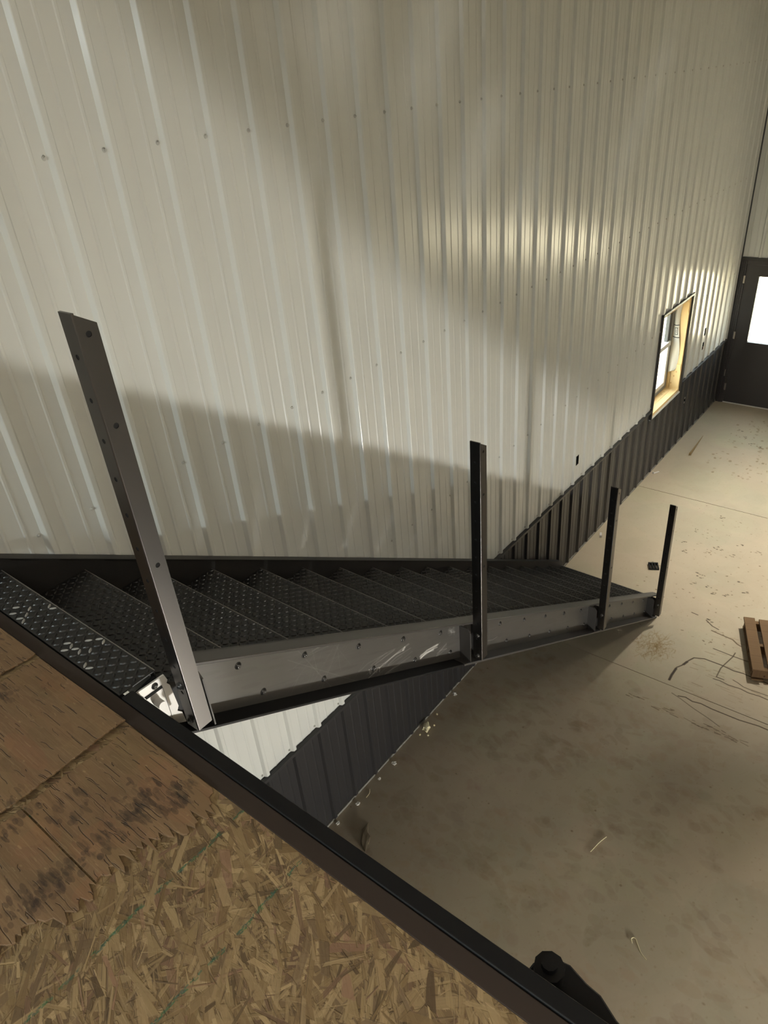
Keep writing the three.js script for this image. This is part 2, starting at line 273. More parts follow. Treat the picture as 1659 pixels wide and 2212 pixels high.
// screws beside each rib on the girt lines
const screwGeo = merge([(() => { const g = new THREE.CylinderGeometry(0.0078, 0.0085, 0.0025, 12); g.rotateX(Math.PI / 2); return g; })(), (() => { const g = new THREE.CylinderGeometry(0.0044, 0.0048, 0.0055, 6); g.rotateX(Math.PI / 2); g.translate(0, 0, 0.004); return g; })()]);
for (const y of [1.87, 3.068, 4.307]) for (let k = -4; k < 41; k++) {
  const x = 1.352 + k * PITCHR; if (x > EX - 0.06 || (x > WIN[0] - 0.02 && x < WIN[1] + 0.02 && y < WIN[3])) continue;
  if (y === 1.87 && x < 0.9) continue;
  part('screw', screwGeo, M.galvScrew ??= std(lin(0.5, 0.49, 0.45), 0.45), wallN).position.set(x, y, 0.0015);
}
for (let k = -2; k < 41; k++) { const x = 1.352 + k * PITCHR; if (x > EX - 0.06 || (x > WIN[0] - 0.02 && x < WIN[1] + 0.02)) continue; part('screw', screwGeo, M.galvScrew, wallN).position.set(x, 0.972, 0.0015); }

const trim1 = struct('trim_1', 'dark cap strip between white sheets and black wainscot', 'trim');
for (const [a, b] of [[-1.6, WIN[0] - 0.03], [WIN[1] + 0.03, EX - 0.03]]) {
  part('cap_ledge', rbox(a, b, WTOP - 0.012, WTOP - 0.002, 0, 0.03, 0.002), M.trim, trim1);
  part('cap_face', rbox(a, b, WTOP - 0.036, WTOP - 0.012, 0.0, 0.0235, 0.002), M.trim, trim1);
}
const base1 = struct('baseboard_north', 'pale sill strip under the black wainscot', 'baseboard');
part('sill_strip', rbox(-1.6, EX - 0.03, 0, 0.02, -0.02, 0.009, 0.003), M.sill, base1);

// end wall with the entry door
const wallE = struct('wall_east', 'end wall of white corrugated steel above a black door', 'wall');
const DOOR = [0.035, 1.09, 0, 2.06], GAR = [1.95, 5.45, 0, 3.0];
const eh = [DOOR, GAR];
for (let k = -1, z = 0.245 - PITCHR; z < ZS; k += 4, z += 4 * PITCHR) {
  const a = Math.max(0.035, z), b = Math.min(z + 4 * PITCHR, ZS); if (b <= a) continue;
  part('white_steel_panel', sheet(a, b, WTOP, CH, eh, 0.245, eastMap), M.white, wallE);
  part('black_steel_panel', sheet(a, b, 0.022, WTOP, eh, 0.245, eastMap), M.blackPanel, wallE);
}
part('wall_frame', [box(EX + 0.005, EX + 0.15, DOOR[3], CH, -0.21, GAR[0]), box(EX + 0.005, EX + 0.15, 0, DOOR[3], -0.21, DOOR[0]), box(EX + 0.005, EX + 0.15, 0, DOOR[3], DOOR[1], GAR[0]), box(EX + 0.005, EX + 0.15, GAR[3], CH, GAR[0], GAR[1]), box(EX + 0.005, EX + 0.15, 0, CH, GAR[1], ZS + 0.15)], M.wallCore, wallE);
const trim2 = struct('trim_2', 'black corner strip where the two steel walls meet', 'trim');
part('corner_strip', rbox(EX - 0.032, EX + 0.004, 0.0, CH, 0.0, 0.034, 0.003), M.trim, trim2);
part('corner_lip', rbox(EX - 0.05, EX - 0.032, WTOP, CH, 0.0, 0.024, 0.002), M.white, trim2);
const trim3 = struct('trim_3', 'black header strip above the entry door', 'trim');
part('header_strip', rbox(EX - 0.035, EX + 0.002, 2.03, 2.065, 0.034, 1.12, 0.003), M.trim, trim3);

const wallS = struct('wall_south', 'far long wall of white sheet opposite the stair', 'wall');
part('wall_sheet', box(XW, EX + 0.15, 0, CH, ZS, ZS + 0.15), M.white, wallS);
const wallW = struct('wall_west', 'west end wall behind the mezzanine', 'wall');
part('wall_sheet', box(XW - 0.15, XW, 0, CH, -0.21, ZS + 0.15), M.white, wallW);
const ceil = struct('ceiling', 'flat white steel ceiling of the shop', 'ceiling');
part('ceiling_sheet', box(XW - 0.15, EX + 0.15, CH, CH + 0.12, 0.02, ZS + 0.15), M.ceiling, ceil);
const ground = struct('ground', 'pale sunlit gravel yard outside the building', 'ground');
part('yard', box(-60, 70, -0.3, -0.1, -60, 60), M.ground, ground);

// ------------------------------------------------------------------ window in the long wall
const win = struct('window_1', 'rough-framed window with pine lining and black edge trim', 'window');
{
  const [x0, x1, y0, y1] = WIN;
  for (const [a, b] of [[-0.21, -0.115], [-0.109, 0.004]]) {
    part('jamb_board', uvM(box(x1 - 0.038, x1, y0 + 0.04, y1 - 0.036, a, b)), M.pine, win);
    part('jamb_board', uvM(box(x0, x0 + 0.02, y0 + 0.04, y1 - 0.036, a, b)), M.pine, win);
  }
  part('jamb_shim', uvM(box(x1 - 0.046, x1 - 0.0385, y1 - 0.2, y1 - 0.04, -0.06, 0.0)), M.pine, win);
  part('jamb_shim', uvM(box(x1 - 0.046, x1 - 0.0385, y0 + 0.28, y0 + 0.36, -0.05, 0.0)), M.pine, win);
  for (const [a, b] of [[-0.21, -0.142], [-0.139, -0.072], [-0.069, 0.006]]) part('sill_board', uvM((() => { const g = box(y0 - 0, y0 + 0.04, x0, x1, a, b); g.applyMatrix4(new THREE.Matrix4().set(0, 1, 0, 0, 1, 0, 0, 0, 0, 0, 1, 0, 0, 0, 0, 1)); flip(g); g.computeVertexNormals(); return g; })()), M.pine, win);
  part('head_board', uvM(box(x0, x1, y1 - 0.036, y1, -0.21, 0.004)), M.pine, win);
  // black edge trim round the opening
  part('edge_trim', rbox(x0 - 0.024, x0 + 0.002, y0 - 0.01, y1 + 0.012, 0, 0.027, 0.002), M.trim, win);
  part('edge_trim', rbox(x1 - 0.002, x1 + 0.028, y0 - 0.01, y1 + 0.012, 0, 0.027, 0.002), M.trim, win);
  part('edge_trim', rbox(x0 - 0.024, x1 + 0.028, y1 - 0.002, y1 + 0.024, 0, 0.03, 0.002), M.trim, win);
  part('edge_trim', rbox(x0 - 0.024, x1 + 0.028, y0 - 0.016, y0 + 0.004, 0, 0.02, 0.002), M.vinyl, win, 'pale lower edge strip');
  // sliding sash unit set at the outer face
  const Z0 = -0.205, Z1 = -0.15, fy = y0 + 0.04, ty = y1 - 0.036, my = 1.47;
  part('frame', [box(x1 - 0.1, x1 - 0.04, fy, ty, Z0, Z1), box(x0 + 0.02, x0 + 0.07, fy, ty, Z0, Z1), box(x0 + 0.07, x1 - 0.1, fy, fy + 0.045, Z0, Z1), box(x0 + 0.07, x1 - 0.1, ty - 0.045, ty, Z0, Z1)], M.vinylGrey, win);
  const up = part('upper_sash', [box(x1 - 0.17, x1 - 0.1, my, ty - 0.045, Z0 + 0.002, Z1 - 0.012), box(x0 + 0.07, x0 + 0.12, my, ty - 0.045, Z0 + 0.002, Z1 - 0.012), box(x0 + 0.12, x1 - 0.17, ty - 0.1, ty - 0.045, Z0 + 0.002, Z1 - 0.012)], M.vinylDark, win, 'dark upper sash');
  part('pane', box(x0 + 0.12, x1 - 0.17, my, ty - 0.1, -0.186, -0.182), M.glass, up);
  part('meeting_rail', rbox(x0 + 0.07, x1 - 0.1, my - 0.035, my + 0.02, Z0 + 0.004, Z1 + 0.012, 0.004), M.vinyl, win, 'white meeting rail');
  const lo = part('lower_sash', [box(x1 - 0.15, x1 - 0.1, fy + 0.045, my - 0.035, Z0 + 0.012, Z1), box(x0 + 0.07, x0 + 0.12, fy + 0.045, my - 0.035, Z0 + 0.012, Z1), box(x0 + 0.12, x1 - 0.15, fy + 0.045, fy + 0.1, Z0 + 0.012, Z1)], M.vinyl, win, 'white lower sash');
  part('pane', box(x0 + 0.12, x1 - 0.15, fy + 0.1, my - 0.035, -0.176, -0.172), M.glass, lo);
  // loose white wrap folded in against the far jamb, printed with a small framed mark
  const [pc, px] = canvas(128, 1024); px.fillStyle = css(226, 224, 214); px.fillRect(0, 0, 128, 1024); px.fillStyle = css(70, 74, 70); px.fillRect(0, 330, 128, 12); px.fillRect(0, 500, 128, 12); px.strokeStyle = css(70, 74, 70); px.lineWidth = 9; px.strokeRect(52, 372, 50, 92); px.fillRect(72, 392, 10, 54);
  const P = [], UV = [], I = []; const n = 26;
  for (let i = 0; i <= n; i++) { const t = i / n, y = y0 + 0.24 + t * 0.9, w = 0.085 + 0.022 * Math.sin(t * 6) - (t < 0.06 ? 0.01 : 0); for (let j = 0; j <= 4; j++) { const q = j / 4; P.push(x1 - 0.046 - 0.022 * Math.sin(q * 3) - 0.01 * Math.sin(t * 9 + q * 3), y + (i === 0 ? 0.06 * q : 0), -0.148 + w * q); UV.push(q, t); } }
  for (let i = 0; i < n; i++) for (let j = 0; j < 4; j++) { const a = i * 5 + j; I.push(a, a + 1, a + 6, a, a + 6, a + 5); }
  const g = new THREE.BufferGeometry(); g.setAttribute('position', new THREE.Float32BufferAttribute(P, 3)); g.setAttribute('uv', new THREE.Float32BufferAttribute(UV, 2)); g.setIndex(I); g.computeVertexNormals();
  const pt = new THREE.CanvasTexture(pc); pt.colorSpace = THREE.SRGBColorSpace;
  part('house_wrap_flap', norm(g), std(0xffffff, 0.8, 0, { map: pt, side: THREE.DoubleSide }), win, 'loose white house wrap with a dark framed print');
}

// ------------------------------------------------------------------ entry door and the big door of the end wall
const door = struct('door_1', 'black steel entry door with a bright glass light', 'door');
{
  const z0 = 0.109, z1 = 1.035, D = EX - 0.012, T = EX + 0.034, L = [0.285, 0.85, 0.93, 1.825];
  part('door_frame', [rbox(EX - 0.03, EX + 0.12, 0, 2.03, 0.034, 0.108, 0.004), rbox(EX - 0.03, EX + 0.12, 0, 2.03, 1.036, 1.09, 0.004), rbox(EX - 0.03, EX + 0.12, 1.975, 2.03, 0.108, 1.036, 0.004)], M.doorBlack, door);
  part('door_stop', [box(EX - 0.042, EX - 0.03, 0, 2.03, 0.05, 0.062), box(EX - 0.042, EX - 0.03, 0, 2.03, 0.078, 0.086)], M.doorBlack, door);
  part('door_leaf', [box(D, T, 0.012, L[2], z0, z1), box(D, T, L[3], 1.97, z0, z1), box(D, T, L[2], L[3], z0, L[0]), box(D, T, L[2], L[3], L[1], z1)], M.doorBlack, door);
  part('light_frame', [rbox(D - 0.01, D, L[2] - 0.022, L[2], L[0] - 0.022, L[1] + 0.022), rbox(D - 0.01, D, L[3], L[3] + 0.022, L[0] - 0.022, L[1] + 0.022), rbox(D - 0.01, D, L[2], L[3], L[0] - 0.022, L[0]), rbox(D - 0.01, D, L[2], L[3], L[1], L[1] + 0.022)], M.doorBlack, door);
  part('pane', box(EX + 0.008, EX + 0.014, L[2], L[3], L[0], L[1]), M.glass, door);
  for (const y of [1.779, 1.01, 0.246]) part('hinge', [(() => { const g = new THREE.CylinderGeometry(0.009, 0.009, 0.1, 10); g.translate(EX - 0.036, y, 0.111); return g; })(), rbox(EX - 0.034, EX - 0.0295, y - 0.05, y + 0.05, 0.094, 0.111, 0.001)], M.hinge, door, 'pale metal hinge');
  part('strike_plate', rbox(EX - 0.033, EX - 0.0295, 0.4, 0.5, 0.066, 0.076, 0.001), M.hinge, door);
  part('threshold', rbox(EX - 0.03, EX + 0.12, 0, 0.012, 0.108, 1.036, 0.003), M.galv, door);
  const k = part('lever_handle', [(() => { const g = new THREE.CylinderGeometry(0.03, 0.03, 0.012, 16); g.rotateZ(Math.PI / 2); g.translate(D - 0.006, 0.98, 0.96); return g; })(), rbox(D - 0.06, D - 0.042, 0.97, 0.99, 0.85, 0.975, 0.006), rbox(D - 0.05, D - 0.01, 0.97, 0.99, 0.955, 0.975, 0.006)], M.hinge, door);
}
const gar = struct('door_2', 'sectional overhead door with a row of windows', 'door');
{
  const [z0, z1, , y1] = GAR, n = 5, h = y1 / n, x0 = EX + 0.02, x1 = EX + 0.065;
  const panes = []; for (let i = 0; i < 4; i++) { const c = z0 + (i + 0.5) * (z1 - z0) / 4; panes.push([c - 0.33, c + 0.33]); }
  for (let s = 0; s < n; s++) {
    const a = s * h, b = (s + 1) * h - 0.006;
    if (s !== 3) { part('door_section', [rbox(x0, x1, a, b, z0, z1, 0.006), rbox(x0 - 0.008, x0, a + 0.1, b - 0.1, z0 + 0.1, z1 - 0.1, 0.004)], M.doorBlack, gar); continue; }
    const ya = a + 0.07, yb = b - 0.07, gs = [box(x0, x1, a, ya, z0, z1), box(x0, x1, yb, b, z0, z1)]; let z = z0;
    for (const [p, q] of panes) { gs.push(box(x0, x1, ya, yb, z, p)); z = q; } gs.push(box(x0, x1, ya, yb, z, z1));
    const sec = part('door_section', gs, M.doorBlack, gar);
    for (const [p, q] of panes) part('pane', box(x0 + 0.02, x0 + 0.025, ya, yb, p, q), M.glass, sec);
  }
  part('door_track', [rbox(EX - 0.06, EX + 0.02, 0, y1 + 0.2, z0 - 0.06, z0 - 0.01), rbox(EX - 0.06, EX + 0.02, 0, y1 + 0.2, z1 + 0.01, z1 + 0.06)], M.galv, gar);
}

// ------------------------------------------------------------------ mezzanine floor
const mez = struct('floor_mezzanine', 'mezzanine deck of strand board and old boards on steel', 'floor');
const DZ = 5.6;
part('strand_board_sheet', uvM(box(-0.68, 0.537, 3.036, 3.06, 0.03, 1.44)), M.osb, mez);
part('strand_board_sheet', uvM(box(-0.68, 0.537, 3.036, 3.06, 1.4405, 2.66)), M.osb, mez);
part('strand_board_sheet', uvM(box(-0.68, 0.537, 3.036, 3.06, 2.664, 3.88)), M.osb, mez);
part('strand_board_sheet', uvM(box(-0.68, 0.537, 3.036, 3.06, 3.884, DZ)), M.osb, mez);
for (let x = -0.684; x > XW; x -= 2.44) part('strand_board_sheet', uvM(box(Math.max(XW, x - 2.436), x, 3.036, 3.06, 0.03, DZ)), M.osb, mez);
// old weathered boards lying on the deck; their ends meet in open gaps and fray out over the strand board
function board(z0, z1, x0, x1, curl, fray0, fray1) {
  const pts = [], n = Math.round((x1 - x0) / 0.007), jag = (f, i) => f * (0.5 * Math.sin(i * 0.13 + z0 * 9) + 0.5 * (rnd() * 2 - 1) * (0.4 + rnd()));
  for (let i = 0; i <= n; i++) pts.push([x0 + (x1 - x0) * i / n, -(z0 + jag(fray0, i))]);
  for (let i = n; i >= 0; i--) pts.push([x0 + (x1 - x0) * i / n, -(z1 + jag(fray1, i))]);
  const g = prism(pts.reverse(), 0, 0.006, 'xy', [], 0.0012); g.rotateX(-Math.PI / 2); const p = g.attributes.position;
  for (let i = 0; i < p.count; i++) { const q = (p.getZ(i) - z0) / (z1 - z0); p.setY(i, p.getY(i) + 3.0602 + curl * Math.max(0, q) ** 3); }
  return uvM(g);
}
part('old_board', board(0.03, 0.655, -0.68, 0.13, 0.0, 0.001, 0.006), M.oldWood, mez);
part('old_board', board(0.03, 0.64, 0.134, 0.534, 0.008, 0.001, 0.008), M.oldWood, mez);
part('old_board', board(0.664, 1.105, 0.2, 0.534, 0.014, 0.006, 0.005), M.oldWood, mez);
part('old_board', board(0.668, 1.1, -0.68, 0.196, 0.008, 0.006, 0.007), M.oldWood, mez);
part('old_board', board(1.122, 1.46, 0.24, 0.534, 0.0, 0.004, 0.055), M.oldWood, mez);
part('old_board', board(1.118, 1.42, -0.68, 0.236, 0.0, 0.005, 0.05), M.oldWood, mez);
part('underlay', box(XW, 0.5, 3.012, 3.034, 0.02, DZ), M.black, mez);
part('edge_angle', [rbox(0.537, 0.579, 3.03, 3.0605, 0.02, DZ, 0.003)], M.primer, mez, 'brown primed steel edge');
const beam = part('edge_beam', [rbox(0.58, 0.616, 3.05, 3.064, 1.01, DZ, 0.004), box(0.585, 0.597, 2.78, 3.05, 0.02, DZ), rbox(0.53, 0.616, 2.765, 2.78, 0.02, DZ, 0.003), box(0.53, 0.58, 3.012, 3.03, 0.02, DZ)], M.black, mez, 'black steel edge beam');
for (let z = 0.25; z < DZ; z += 0.61) part('joist', uvM(box(XW, 0.53, 2.78, 3.01, z, z + 0.04)), M.crateWood, mez);
for (const z of [2.9, 5.4]) part('column', rbox(0.44, 0.53, 0, 2.765, z - 0.05, z + 0.05, 0.006), M.black, mez);
// bolted lug on the outer side of the edge beam
{
  const flat = prism([[0.617, -2.19], [0.69, -2.2], [0.722, -2.225], [0.728, -2.26], [0.716, -2.3], [0.712, -2.33], [0.69, -2.37], [0.672, -2.43], [0.664, -2.5], [0.617, -2.6]], 0, 0.03, 'xy', [], 0.004); flat.rotateX(-Math.PI / 2); flat.translate(0, 2.9, 0);
  const lug = part('beam_lug', flat, M.black, mez, 'black bolted lug on the beam');
  const b = (x, z, r, l) => { const g = new THREE.CylinderGeometry(r, r, l, 10); g.translate(x, 2.93 + l / 2, z); return norm(g); };
  part('lug_bolt', [b(0.684, 2.236, 0.03, 0.035), b(0.684, 2.236, 0.016, 0.05)], M.black, lug);
  part('lug_bolt', b(0.66, 2.34, 0.024, 0.02), M.black, lug);
}

// ------------------------------------------------------------------ staircase
const stair = thing('staircase', 'black steel staircase of diamond plate treads with four bare railing posts', 'staircase');
const WZ = 1.0, FO = 1.066, TOPO = 0.05, BOTO = -0.222;
// inclined bar: constant section offset (lo..hi) from the nosing line between x0 and x1, vertical ends, not below the floor
function rake(x0, x1, lo, hi, z0, z1, bev = 0) {
  const xf = NX + (NY + lo) / SL, pts = [[x0, Yn(x0) + lo]];
  if (x1 > xf) pts.push([xf, 0.001], [x1, 0.001]); else pts.push([x1, Yn(x1) + lo]);
  const yt = Yn(x1) + hi; if (yt < 0.004) { const xt = NX + (NY + hi) / SL; pts.pop(); pts.push([xt, 0.001]); } else pts.push([x1, yt]);
  pts.push([x0, Yn(x0) + hi]); return prism(pts, z0, z1, 'xy', [], bev);
}
// scuffs on the outer web, drawn in metres along x and up from the bottom edge
{
  const s = 2048 / 5, X = (x) => (x - 0.5) * s, Y = (x, y) => 128 - (y - (Yn(x) + BOTO)) / 0.3 * 128;
  const sm = (pts, w, a, c = [255, 255, 250]) => { sx_.strokeStyle = css(...c, a); sx_.lineWidth = w; sx_.lineCap = 'round'; sx_.beginPath(); pts.forEach(([x, y], i) => i ? sx_.lineTo(X(x), Y(x, y)) : sx_.moveTo(X(x), Y(x, y))); sx_.stroke(); };
  sx_.fillStyle = css(84, 82, 79); sx_.fillRect(0, 0, 2048, 128);
  for (let i = 0; i < 900; i++) { const d = R(-9, 9); sx_.fillStyle = css(84 + d, 82 + d, 79 + d, 0.4); sx_.beginPath(); sx_.ellipse(R(0, 2048), R(0, 128), R(4, 40), R(1, 6), -0.1, 0, 7); sx_.fill(); }
  for (let i = 0; i < 16; i++) { const x = R(1.5, 1.7), y = R(2.3, 2.42) - (x - 1.5) * 0.35; sm([[x, y], [x + 0.06, y + 0.0], [x + R(0.1, 0.2), y - R(0.01, 0.03)]], R(0.8, 2), R(0.08, 0.28)); }
  sm([[1.53, 2.33], [1.66, 2.33], [1.74, 2.32], [1.8, 2.3]], 1.6, 0.45); sm([[1.79, 2.305], [1.805, 2.312]], 4, 0.5);
  for (let i = 0; i < 9; i++) sm([[1.905 + R(0, 0.01), 2.17 + R(-0.012, 0.012)], [1.96, 2.165 + R(-0.01, 0.01)], [2.03 + R(-0.02, 0.04), 2.14 + R(-0.01, 0.01)]], R(1.5, 4), R(0.15, 0.4));
  for (let i = 0; i < 8; i++) sm([[2.04 + R(-0.03, 0.03), 2.1 + R(-0.02, 0.02)], [2.12, 2.08 + R(-0.02, 0.02)]], R(0.6, 1.4), R(0.1, 0.3));
  for (let i = 0; i < 14; i++) sm([[2.13 + R(0, 0.06), 2.16 + R(-0.03, 0.02)], [2.16 + R(0, 0.04), 2.13 + R(-0.03, 0.02)]], R(2, 6), R(0.04, 0.12));
  for (let i = 0; i < 30; i++) sm([[1.0 + R(0, 0.6), 2.78 + R(-0.35, 0)], [1.1 + R(0, 0.6), 2.7 + R(-0.35, 0)]], R(0.5, 1.2), R(0.02, 0.1));
  for (let i = 0; i < 24; i++) sm([[1.25 + R(0, 0.25), 2.69 + R(-0.01, 0.02) - 0.0], [1.3 + R(0, 0.25), 2.66 + R(-0.02, 0.02)]], R(0.5, 2), R(0.02, 0.09));
  sm([[2.5, 1.83], [2.55, 1.8], [2.6, 1.785]], 1.2, 0.35);
  // faint mill mark, stamped upside down near the lower edge
  sx_.save(); sx_.translate(X(1.6), Y(1.6, 2.338)); sx_.rotate(Math.PI); sx_.fillStyle = css(205, 203, 198, 0.6); sx_.font = 'italic 17px sans-serif'; sx_.textAlign = 'center'; sx_.fillText('USA', 0, 6); sx_.restore();
}
const webTex = new THREE.CanvasTexture(wbC); webTex.colorSpace = THREE.SRGBColorSpace; webTex.anisotropy = 8;
M.web = std(0xffffff, 0.4, 0.3, { map: webTex });
{
  const g = rake(0.772, 5.4, BOTO, TOPO, WZ - 0.007, WZ), p = g.attributes.position, uv = g.attributes.uv;
  for (let i = 0; i < p.count; i++) uv.setXY(i, (p.getX(i) - 0.5) / 5, (p.getY(i) - (Yn(p.getX(i)) + BOTO)) / 0.3);
  const w = part('stringer', g, M.web, stair, 'dark grey outer stringer with white scuffs');
  part('end_web', prism([[0.6, 3.03], [0.69, 3.045], [0.72, 3.0], [0.772, 2.96], [0.772, 2.79], [0.6, 2.79]], WZ - 0.007, WZ - 0.001), M.black, w);
  part('top_flange', rake(0.772, 5.4, TOPO - 0.012, TOPO, WZ - 0.007, FO, 0.002), M.darkSteel, w);
  part('bottom_flange', rake(0.7, 2.17, BOTO, BOTO + 0.012, WZ - 0.007, FO, 0.002), M.black, w, 'lower flange with its shade put into the black colour');  // black stands for the shade on this stretch of flange
  part('bottom_flange', rake(2.172, 5.4, BOTO - 0.001, BOTO + 0.013, WZ - 0.007, FO + 0.002, 0.002), M.darkSteel, w, 'grey lower flange');
  const w2 = part('stringer', rake(0.58, 5.43, BOTO, TOPO, 0.079, 0.085), M.wallStringer, stair, 'dark stringer against the wall');
  part('top_flange', rake(0.58, 5.43, TOPO - 0.01, TOPO, 0.024, 0.085, 0.002), M.wallStringer, w2);
  part('bottom_flange', rake(0.58, 5.43, BOTO, BOTO + 0.01, 0.024, 0.085, 0.002), M.wallStringer, w2);
}
// one raised lug of the diamond pattern: a low pointed oval
function lug(l, w, h) {
  const P = [], ring = 8, top = []; const v = [];
  for (let i = 0; i < ring; i++) { const a = i / ring * Math.PI * 2; v.push([Math.cos(a) * l / 2, 0, Math.sin(a) * w / 2 * (0.55 + 0.45 * Math.abs(Math.sin(a)))]); top.push([Math.cos(a) * l * 0.32, h, Math.sin(a) * w * 0.18]); }
  for (let i = 0; i < ring; i++) { const j = (i + 1) % ring; P.push(...v[i], ...top[i], ...v[j], ...v[j], ...top[i], ...top[j], ...top[i], 0, h, 0, ...top[j]); }
  const g = new THREE.BufferGeometry(); g.setAttribute('position', new THREE.Float32BufferAttribute(P, 3)); g.setAttribute('uv', new THREE.Float32BufferAttribute(new Float32Array(P.length / 3 * 2), 2)); g.computeVertexNormals(); return g;
}
const lug0 = lug(0.025, 0.0095, 0.0034);
function lugField(x0, x1, z0, z1, keep = () => true) {
  const gs = []; const st = 0.0225; let r = 0;
  for (let x = x1 - 0.014; x > x0 + 0.008; x -= st, r++) for (let z = z0 + 0.016, c = 0; z < z1 - 0.012; z += st, c++) { if (!keep(x, z)) continue; const g = lug0.clone(); g.rotateY(((r + c) % 2 ? 1 : -1) * Math.PI / 4); g.translate(x, 0, z); gs.push(g); }
  return gs.length ? mergeGeometries(gs) : null;
}
const TZ0 = 0.086, TZ1 = 0.992, LEN = GO + 0.012;
const treadGeo = merge([rbox(-LEN, 0, -0.006, 0, TZ0, TZ1, 0.002), rbox(-0.006, 0, -0.045, -0.004, TZ0, TZ1, 0.002)]);
const nosingGeo = rbox(-0.0025, 0.0012, -0.004, 0.0006, TZ0, TZ1, 0.001);
const lugsGeo = lugField(-LEN, 0, TZ0, TZ1);
const riserGeo = box(-0.02, -0.016, -RI + 0.002, -0.006, TZ0, TZ1);
for (let i = 0; i < 18; i++) {
  const top = i === 0, x = NX + i * GO, y = NY - i * RI;
  const t = part('tread', top ? merge([rbox(-0.118, 0, -0.006, 0, TZ0, TZ1, 0.002), rbox(-0.006, 0, -0.045, -0.004, TZ0, TZ1, 0.002)]) : treadGeo, M.treadSteel, stair); t.position.set(x, y, 0);
  const dust = (lx, lz) => { const X = lx + NX, h = Math.sin(X * 517.3 + lz * 911.7) * 43758.5; for (const [a, b, r] of [[0.6, 0.4, 0.05], [0.565, 0.44, 0.03], [0.64, 0.7, 0.05], [0.675, 0.75, 0.035], [0.585, 0.8, 0.035], [0.68, 0.45, 0.03], [0.62, 0.36, 0.03]]) if (Math.hypot(X - a, lz - b) < r && h - Math.floor(h) < 0.55) return true; return false; };
  const lm = part('raised_lugs', top ? lugField(-0.118, 0, TZ0, TZ1, (a, b) => !dust(a, b)) : lugsGeo, M.lugSteel, t); lm.userData.kind = 'stuff';
  if (top) { const d = part('dusty_lugs', lugField(-0.118, 0, TZ0, TZ1, dust), M.dusty, t, 'lugs whitened by boot dust'); d.userData.kind = 'stuff'; }
  part('nosing_edge', nosingGeo, M.wornEdge, t, 'worn nosing edge');
  part('riser', i === 17 ? box(-0.02, -0.016, -y + 0.002, -0.006, TZ0, TZ1) : riserGeo, M.treadSteel, t);
}
// button-head bolts, two for each tread
const boltGeo = (() => { const g = new THREE.LatheGeometry([[0, 0.0065], [0.003, 0.0065], [0.0035, 0.009], [0.0075, 0.0075], [0.0098, 0.004], [0.0102, 0.0018], [0.013, 0.0016], [0.0134, 0]].map(([a, b]) => new THREE.Vector2(a, b)), 14); g.rotateX(Math.PI / 2); return norm(g); })();
for (let i = 1; i < 18; i++) { const x = NX + i * GO, y = NY - i * RI; for (const [dx, dy] of [[-0.014, -0.02], [0.058, -0.196]]) { if (y + dy < 0.03 || x + dx > 5.36) continue; part('bolt', boltGeo, M.boltSteel, stair).position.set(x + dx, y + dy, WZ); } }
// railing posts: punched steel angles, the tops cut to the pitch of the stair
const posts = [[0.712, 1.034, 'a'], [2.252, 1.022, 'b'], [3.895, 1.0, 'c'], [5.262, 0.992, 'd']];
const holeDiscGeo = norm(new THREE.CylinderGeometry(0.0068, 0.0068, 0.003, 14).rotateX(Math.PI / 2));  // added dark discs fill the punched holes so they read black
const PZ1 = 1.117, PL = 0.05, PT = 0.006;
for (const [x, ht] of posts) {
  const yt = Yn(x) + ht, yb = Math.max(0.004, Yn(x) - 0.175), hx = [], hz = [];
  for (let y = yt - 0.094; y > yb + 0.05; y -= 0.0975) hx.push([PZ1 - 0.026, y, 0.0062]);
  for (const d of [0.048, 0.255, 0.635]) hz.push([x + 0.0255, yt - d, 0.0068]);
  const legX = prism([[FO + 0.001, yb], [PZ1 - PT * 0.6, yb], [PZ1 - PT * 0.6, yt], [FO + 0.001, yt]], x, x + PT, 'zy', hx);
  const legZ = prism([[x + PT * 0.6, yb], [x + PL, yb], [x + PL, yt - PL * SL], [x + PT * 0.6, yt - PT * 0.6 * SL]], PZ1 - PT, PZ1, 'xy', hz);
  const cor = new THREE.CylinderGeometry(PT * 0.62, PT * 0.62, yt - yb - 0.001, 12); cor.translate(x + PT * 0.62, (yt + yb) / 2, PZ1 - PT * 0.62);
  const po = part('post', [legX, legZ, norm(cor)], M.postSteel, stair, 'punched steel angle post');
  for (const d of [0.2, 0.33]) { const y = yt - 1.0 + 0.0 - d + 0.155; if (y < yb + 0.02) continue; const b = boltGeo.clone(); b.rotateY(-Math.PI / 2); b.translate(x, y, PZ1 - 0.026); part('post_bolt', b, M.boltSteel, po); }
  for (const [z, y] of hx) { const g = holeDiscGeo.clone(); g.rotateY(-Math.PI / 2); g.translate(x + 0.003, y, z); part('dark_hole', g, M.hole, po); }
  for (const [px, y] of hz) { const g = holeDiscGeo.clone(); g.translate(px, y, PZ1 - 0.003); part('dark_hole', g, M.hole, po); }
  // stiffener plates either side of the post between the flanges
  for (const sx of [x - 0.02, x + 0.085]) { const a = Yn(sx) + BOTO + 0.012, b = Yn(sx) + TOPO - 0.05; if (a < 0.02 || sx > 5.36 || sx < 0.75) continue; part('stiffener', prism([[WZ, a], [FO - 0.004, a], [FO - 0.004, b - 0.02], [FO - 0.02, b], [WZ, b]], sx, sx + 0.005, 'zy'), M.darkSteel, stair); }
}
